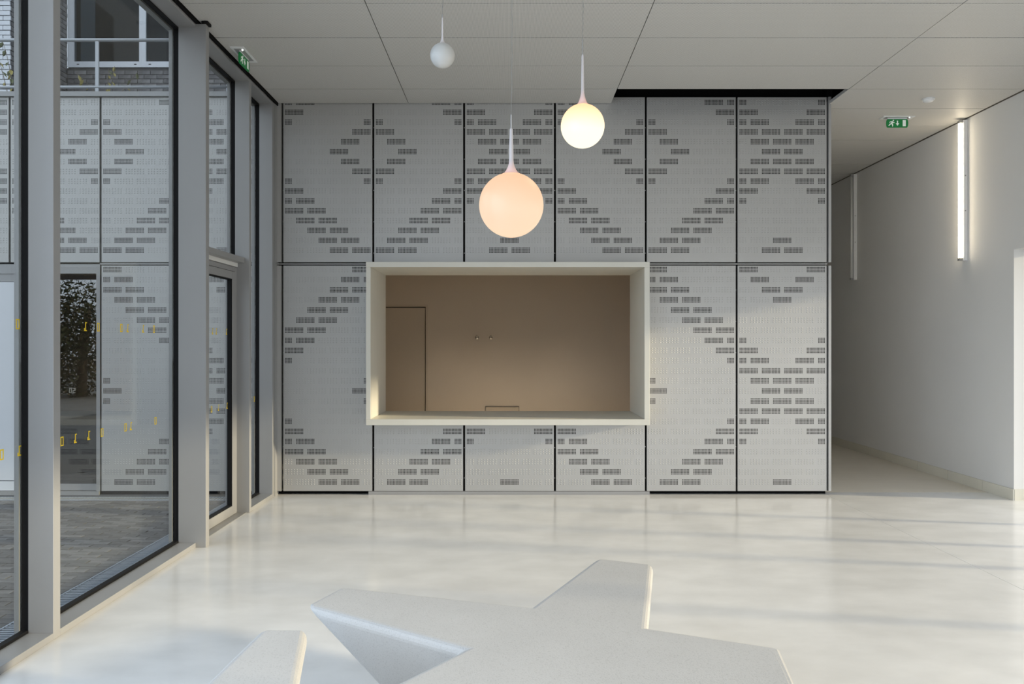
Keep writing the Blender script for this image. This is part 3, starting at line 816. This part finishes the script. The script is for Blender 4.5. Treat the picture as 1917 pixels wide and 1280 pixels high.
# ground and brick pavers
gd = MB().box(-60, 60, -60, 60, -.5, -.21).build('ground', M['ground'])
tag(gd, 'open ground round the building', 'ground', kind='structure')
pv = empty('pavement', (-4, 5, -.02))
tag(pv, 'dark brick paving of the courtyard', 'pavement', kind='structure')
MB().box(-9, -2.50, -3, 7.47, -.20, -.045).build('paving_bed', M['bed'], pv)
pm = [MB().box(-.104, .104, -.032, .032, -.05, 0).mesh('paver', M[m]) for m in ('paver', 'paver2')]
cells = []
j = 0
Y = 3.3
while Y < 7.30:
    x = -2.82 - (.108 if j % 2 else 0)
    while x > -.70 * Y - .75:
        cells.append((x, Y)); x -= .216
    Y += .07; j += 1
ph = MB().box(-.05, .05, -.032, .032, -.05, 0).mesh('paver', M['paver'])
for jj in range(1, j, 2):
    o = bpy.data.objects.new('paver', ph); COL.objects.link(o)
    o.parent = pv; o.location = (-2.768 + 4, 3.3 + .07 * jj - 5, 0)
def seen(c): return (c[0] > -.673 * c[1] - .12) and c[1] > 3.9
vis = sorted(cells, key=lambda c: (not seen(c), c[1]))
rest = MB()
for n, (x, yv) in enumerate(vis):
    dz = random.uniform(-.002, .002)
    if n < 265:
        o = bpy.data.objects.new('paver', pm[random.random() < .4]); COL.objects.link(o)
        o.parent = pv; o.location = (x + 4, yv - 5, dz); o.rotation_euler = (random.uniform(-.008, .008), random.uniform(-.008, .008), random.uniform(-.01, .01))
    else:
        rest.box(x - .104, x + .104, yv - .032, yv + .032, -.07, -.02 + dz)
o = rest.build('paver_field', M['paver'], pv); o['kind'] = 'stuff'
def grating(name, x0, x1, y0, y1, along, label):
    e = empty(name, ((x0 + x1) / 2, (y0 + y1) / 2, 0)); tag(e, label, 'grating')
    zt = -.012
    if along == 'y':
        MB().box(x0, x0 + .012, y0, y1, -.05, zt).build('edge_bar', M['grate'], e); MB().box(x1 - .012, x1, y0, y1, -.05, zt).build('edge_bar', M['grate'], e)
        b = MB(); y = y0
        while y < y1: b.box(x0 + .012, x1 - .012, y, y + .011, -.05, zt - .001); y += .03
    else:
        MB().box(x0, x1, y0, y0 + .012, -.05, zt).build('edge_bar', M['grate'], e); MB().box(x0, x1, y1 - .012, y1, -.05, zt).build('edge_bar', M['grate'], e)
        b = MB(); x = x0
        while x < x1: b.box(x, x + .011, y0 + .012, y1 - .012, -.05, zt - .001); x += .03
    o = b.build('cross_bars', M['grate'], e); o['kind'] = 'stuff'
grating('drain_grating', -2.70, -2.515, 2.2, 7.25, 'y', 'steel drain grating running along the foot of the glazing')
grating('drain_grating', -7.2, -2.72, 7.30, 7.44, 'x', 'steel drain grating along the foot of the courtyard wing')

# guard rail on the wing's roof edge
YG = 7.70
gr = empty('guard_rail', (-4.2, YG, 3.965))
tag(gr, 'galvanised guard rail on the courtyard roof edge', 'railing')
zt, zm = pz(75, YG), pz(163, YG)
MB().tube([(-8, YG, zt), (-2.56, YG, zt)], .017, 12).build('top_rail', M['rail'], gr, True)
MB().tube([(-8, YG, zm), (-2.56, YG, zm)], .015, 12).build('middle_rail', M['rail'], gr, True)
for xx in (px(427, YG), px(182, YG), px(182, YG) - 1.33, px(182, YG) - 2.66):
    MB().box(xx - .017, xx + .017, YG - .008, YG + .008, 3.918, zt - .015).build('post', M['rail'], gr)

# brick building beyond the roof
YW, YN, XC = 13.1, 11.6, -7.66
bb = empty('brick_building', (XC, YW, 3.9))
tag(bb, 'brick building with a white framed window beyond the courtyard roof', 'building')
CH, BL = .075, .22
Zb, Zt = 5.3, 7.75
wwx0, wwx1, wwz0 = px(128, YW), px(403, YW), pz(127, YW)
def brick_wall(name, mats, mortar, u0, u1, place, bedbox, hole=None):
    wpart = MB().box(*bedbox).build(name, mortar, bb)
    if hole:
        pass
    ms = {}
    z = Zb; j = 0
    while z < Zt:
        u = u0 - (BL / 2 if j % 2 else 0)
        while u < u1:
            a, b_ = max(u, u0), min(u + BL - .01, u1)
            u += BL
            if b_ - a < .03: continue
            if hole and hole(a, b_, z, z + CH): continue
            L_ = round(b_ - a, 3)
            m = random.choice(mats)
            if (L_, m) not in ms:
                bx = MB().box(0, L_, 0, .02, 0, CH - .011) if place == 'front' or place == 'white' else MB().box(0, .02, 0, L_, 0, CH - .011)
                ms[(L_, m)] = bx.mesh('brick', M[m])
            o = bpy.data.objects.new('brick', ms[(L_, m)]); COL.objects.link(o); o.parent = wpart
            o.matrix_parent_inverse = Matrix()
            pr = random.uniform(-.003, .003)
            if place == 'front': wl_ = Vector((a, YW - .015 + pr, z))
            elif place == 'white': wl_ = Vector((a, YN - .015 + pr, z))
            else: wl_ = Vector((XC - .005 + pr, a, z))
            o.location = wl_
        z += CH; j += 1
    return wpart
# lower front wall under the window
def under(a, b_, z0, z1): return z1 > wwz0
brick_wall('front_wall', ['brick_d', 'brick_d', 'brick_e'], M['mortar_d'], XC + .02, -4.6, 'front', (XC, -4.6, YW, YW + .2, 4.0, wwz0 - .002), under)
MB().box(px(403, YW) + .01, -4.4, YW, YW + .2, wwz0, Zt).build('front_wall', M['brick_d'], bb)
brick_wall('return_wall', ['brick_d', 'brick_e', 'brick_e'], M['mortar_d'], YN + .02, YW - .02, 'side', (XC - .3, XC, YN + .0, YW, 4.0, Zt))
brick_wall('white_wall', ['brick_w'], M['mortar'], -8.52, XC + .02, 'white', (-8.6, XC - .001, YN, YN + .2, 4.0, Zt))
MB().box(XC - .3, -4.4, YW, YW + 2.5, Zt, Zt + .1).build('storey_slab', M['brick_d'], bb)
# its window
wf = MB().box(wwx0, wwx1, YW - .03, YW + .05, wwz0, wwz0 + .10).build('window', M['frame_w'], bb)
tz = 7.75
mx = px(268, YW)
def wpart_(x0, x1, z0, z1): MB().box(x0, x1, YW - .03, YW + .05, z0, z1).build('frame_bar', M['frame_w'], wf)
wpart_(wwx0, px(140, YW), wwz0 + .1, tz); wpart_(px(262, YW), px(274.5, YW), wwz0 + .1, tz); wpart_(wwx1 - .11, wwx1, wwz0 + .1, tz)
MB().box(px(140, YW), px(262, YW), YW + .0, YW + .012, wwz0 + .1, tz).build('pane', M['glass_upper'], wf)
MB().box(px(274.5, YW), wwx1 - .11, YW + .0, YW + .012, wwz0 + .1, tz).build('pane', M['glass_upper'], wf)
MB().box(px(145, YW), px(172, YW), YW + .10, YW + .12, wwz0 + .1, tz).build('blind', M['blind'], wf)
for xx in (px(148, YW), px(255, YW), px(282, YW)):
    MB().box(xx - .02, xx + .02, YW - .034, YW - .03, wwz0 + .045, wwz0 + .057).build('drain_slot', M['gasket'], wf)
MB().box(wwx0, wwx1, YW + .16, YW + .2, wwz0, tz).build('dark_sheet', M['dark_room'], bb)  # dark sheet close behind the panes stands in for the unlit room

# dry plants on the roof edge
def dry_plant(x, Y, stems, leaves, label, green):
    e = empty('dry_plant', (x, Y, 3.917)); tag(e, label, 'plant', 'withered plants on the courtyard roof')
    for (dx_, h, bend) in stems:
        pts = [(dx_ * t * .6 + bend * t * t, .02 * t, h * t) for t in [i / 6 for i in range(7)]]
        o = bpy.data.objects.new('stem', MB().tube(pts, [.005 - .0035 * i / 6 for i in range(7)], 6).mesh('stem', M['stalk'], True)); COL.objects.link(o); o.parent = e
        for k in range(leaves):
            t = 1 - .13 * k - random.uniform(0, .05)
            p = Vector((dx_ * t * .6 + bend * t * t, .02 * t, h * t))
            a = random.uniform(0, 6.28); Ln = random.uniform(.05, .09); W_ = Ln * .26
            b = MB()
            dirv = Vector((math.cos(a) * .55, math.sin(a) * .4, -.75)).normalized(); side = Vector((-math.sin(a), math.cos(a), .1)).normalized(); up = dirv.cross(side)
            pp = [p, p + dirv * Ln * .35 + side * W_ + up * .008, p + dirv * Ln * .75 + side * W_ * .7, p + dirv * Ln, p + dirv * Ln * .75 - side * W_ * .7, p + dirv * Ln * .35 - side * W_ + up * .008]
            md = p + dirv * Ln * .5 - up * .008
            b.v = [tuple(q_) for q_ in pp] + [tuple(md)]
            b.f = [(i, (i + 1) % 6, 6) for i in range(6)]
            o = bpy.data.objects.new('leaf', b.mesh('leaf', M['leaf_g'] if random.random() < green else M['leaf_y'], fix=False)); COL.objects.link(o); o.parent = e
dry_plant(px(22, 8.0), 8.0, [(-.25, .74, -.05), (.08, .78, -.16), (.3, .52, .02), (.15, .48, -.12)], 6, 'withered leafy plant before the white brick wall', .7)
dry_plant(px(200, 8.2), 8.2, [(-.03, .55, .03), (.06, .58, .04), (.35, .52, .12), (-.15, .50, -.25)], 6, 'yellowed drooping plant below the white window frame', .2)
dry_plant(px(262, 8.2), 8.2, [(.12, .27, .03), (-.1, .24, .03)], 3, 'short yellowed sprig by the middle guard rail', .2)

# tree that the dark door mirrors
tr = empty('leafy_tree', (-13.6, -9.0, -.21)); tag(tr, 'dark leafy tree mirrored in the dark glass door', 'tree')
MB().tube([(-13.6, -9, -.21), (-13.55, -9, 1.6), (-13.4, -9.1, 2.6)], [.16, .12, .07], 10).build('trunk', M['bark'], tr, True)
fb = MB()
for i in range(9000):
    a, t, r = random.uniform(0, 6.28), random.uniform(-1, 1), random.random() ** .45
    c = Vector((-14.3 + 2.6 * r * math.cos(a) * math.sqrt(1 - t * t), -9 + 1.6 * r * math.sin(a) * math.sqrt(1 - t * t), 1.5 + 2.1 * r * t))
    u = Vector((random.uniform(-1, 1), random.uniform(-1, 1), random.uniform(-1, 1))).normalized(); v = u.orthogonal().normalized()
    s = random.uniform(.05, .11)
    fb.quad(tuple(c - u * s), tuple(c + v * s * .5), tuple(c + u * s), tuple(c - v * s * .5))
o = link('foliage', fb.mesh('foliage', M['foliage'], fix=False), tr); o['kind'] = 'stuff'
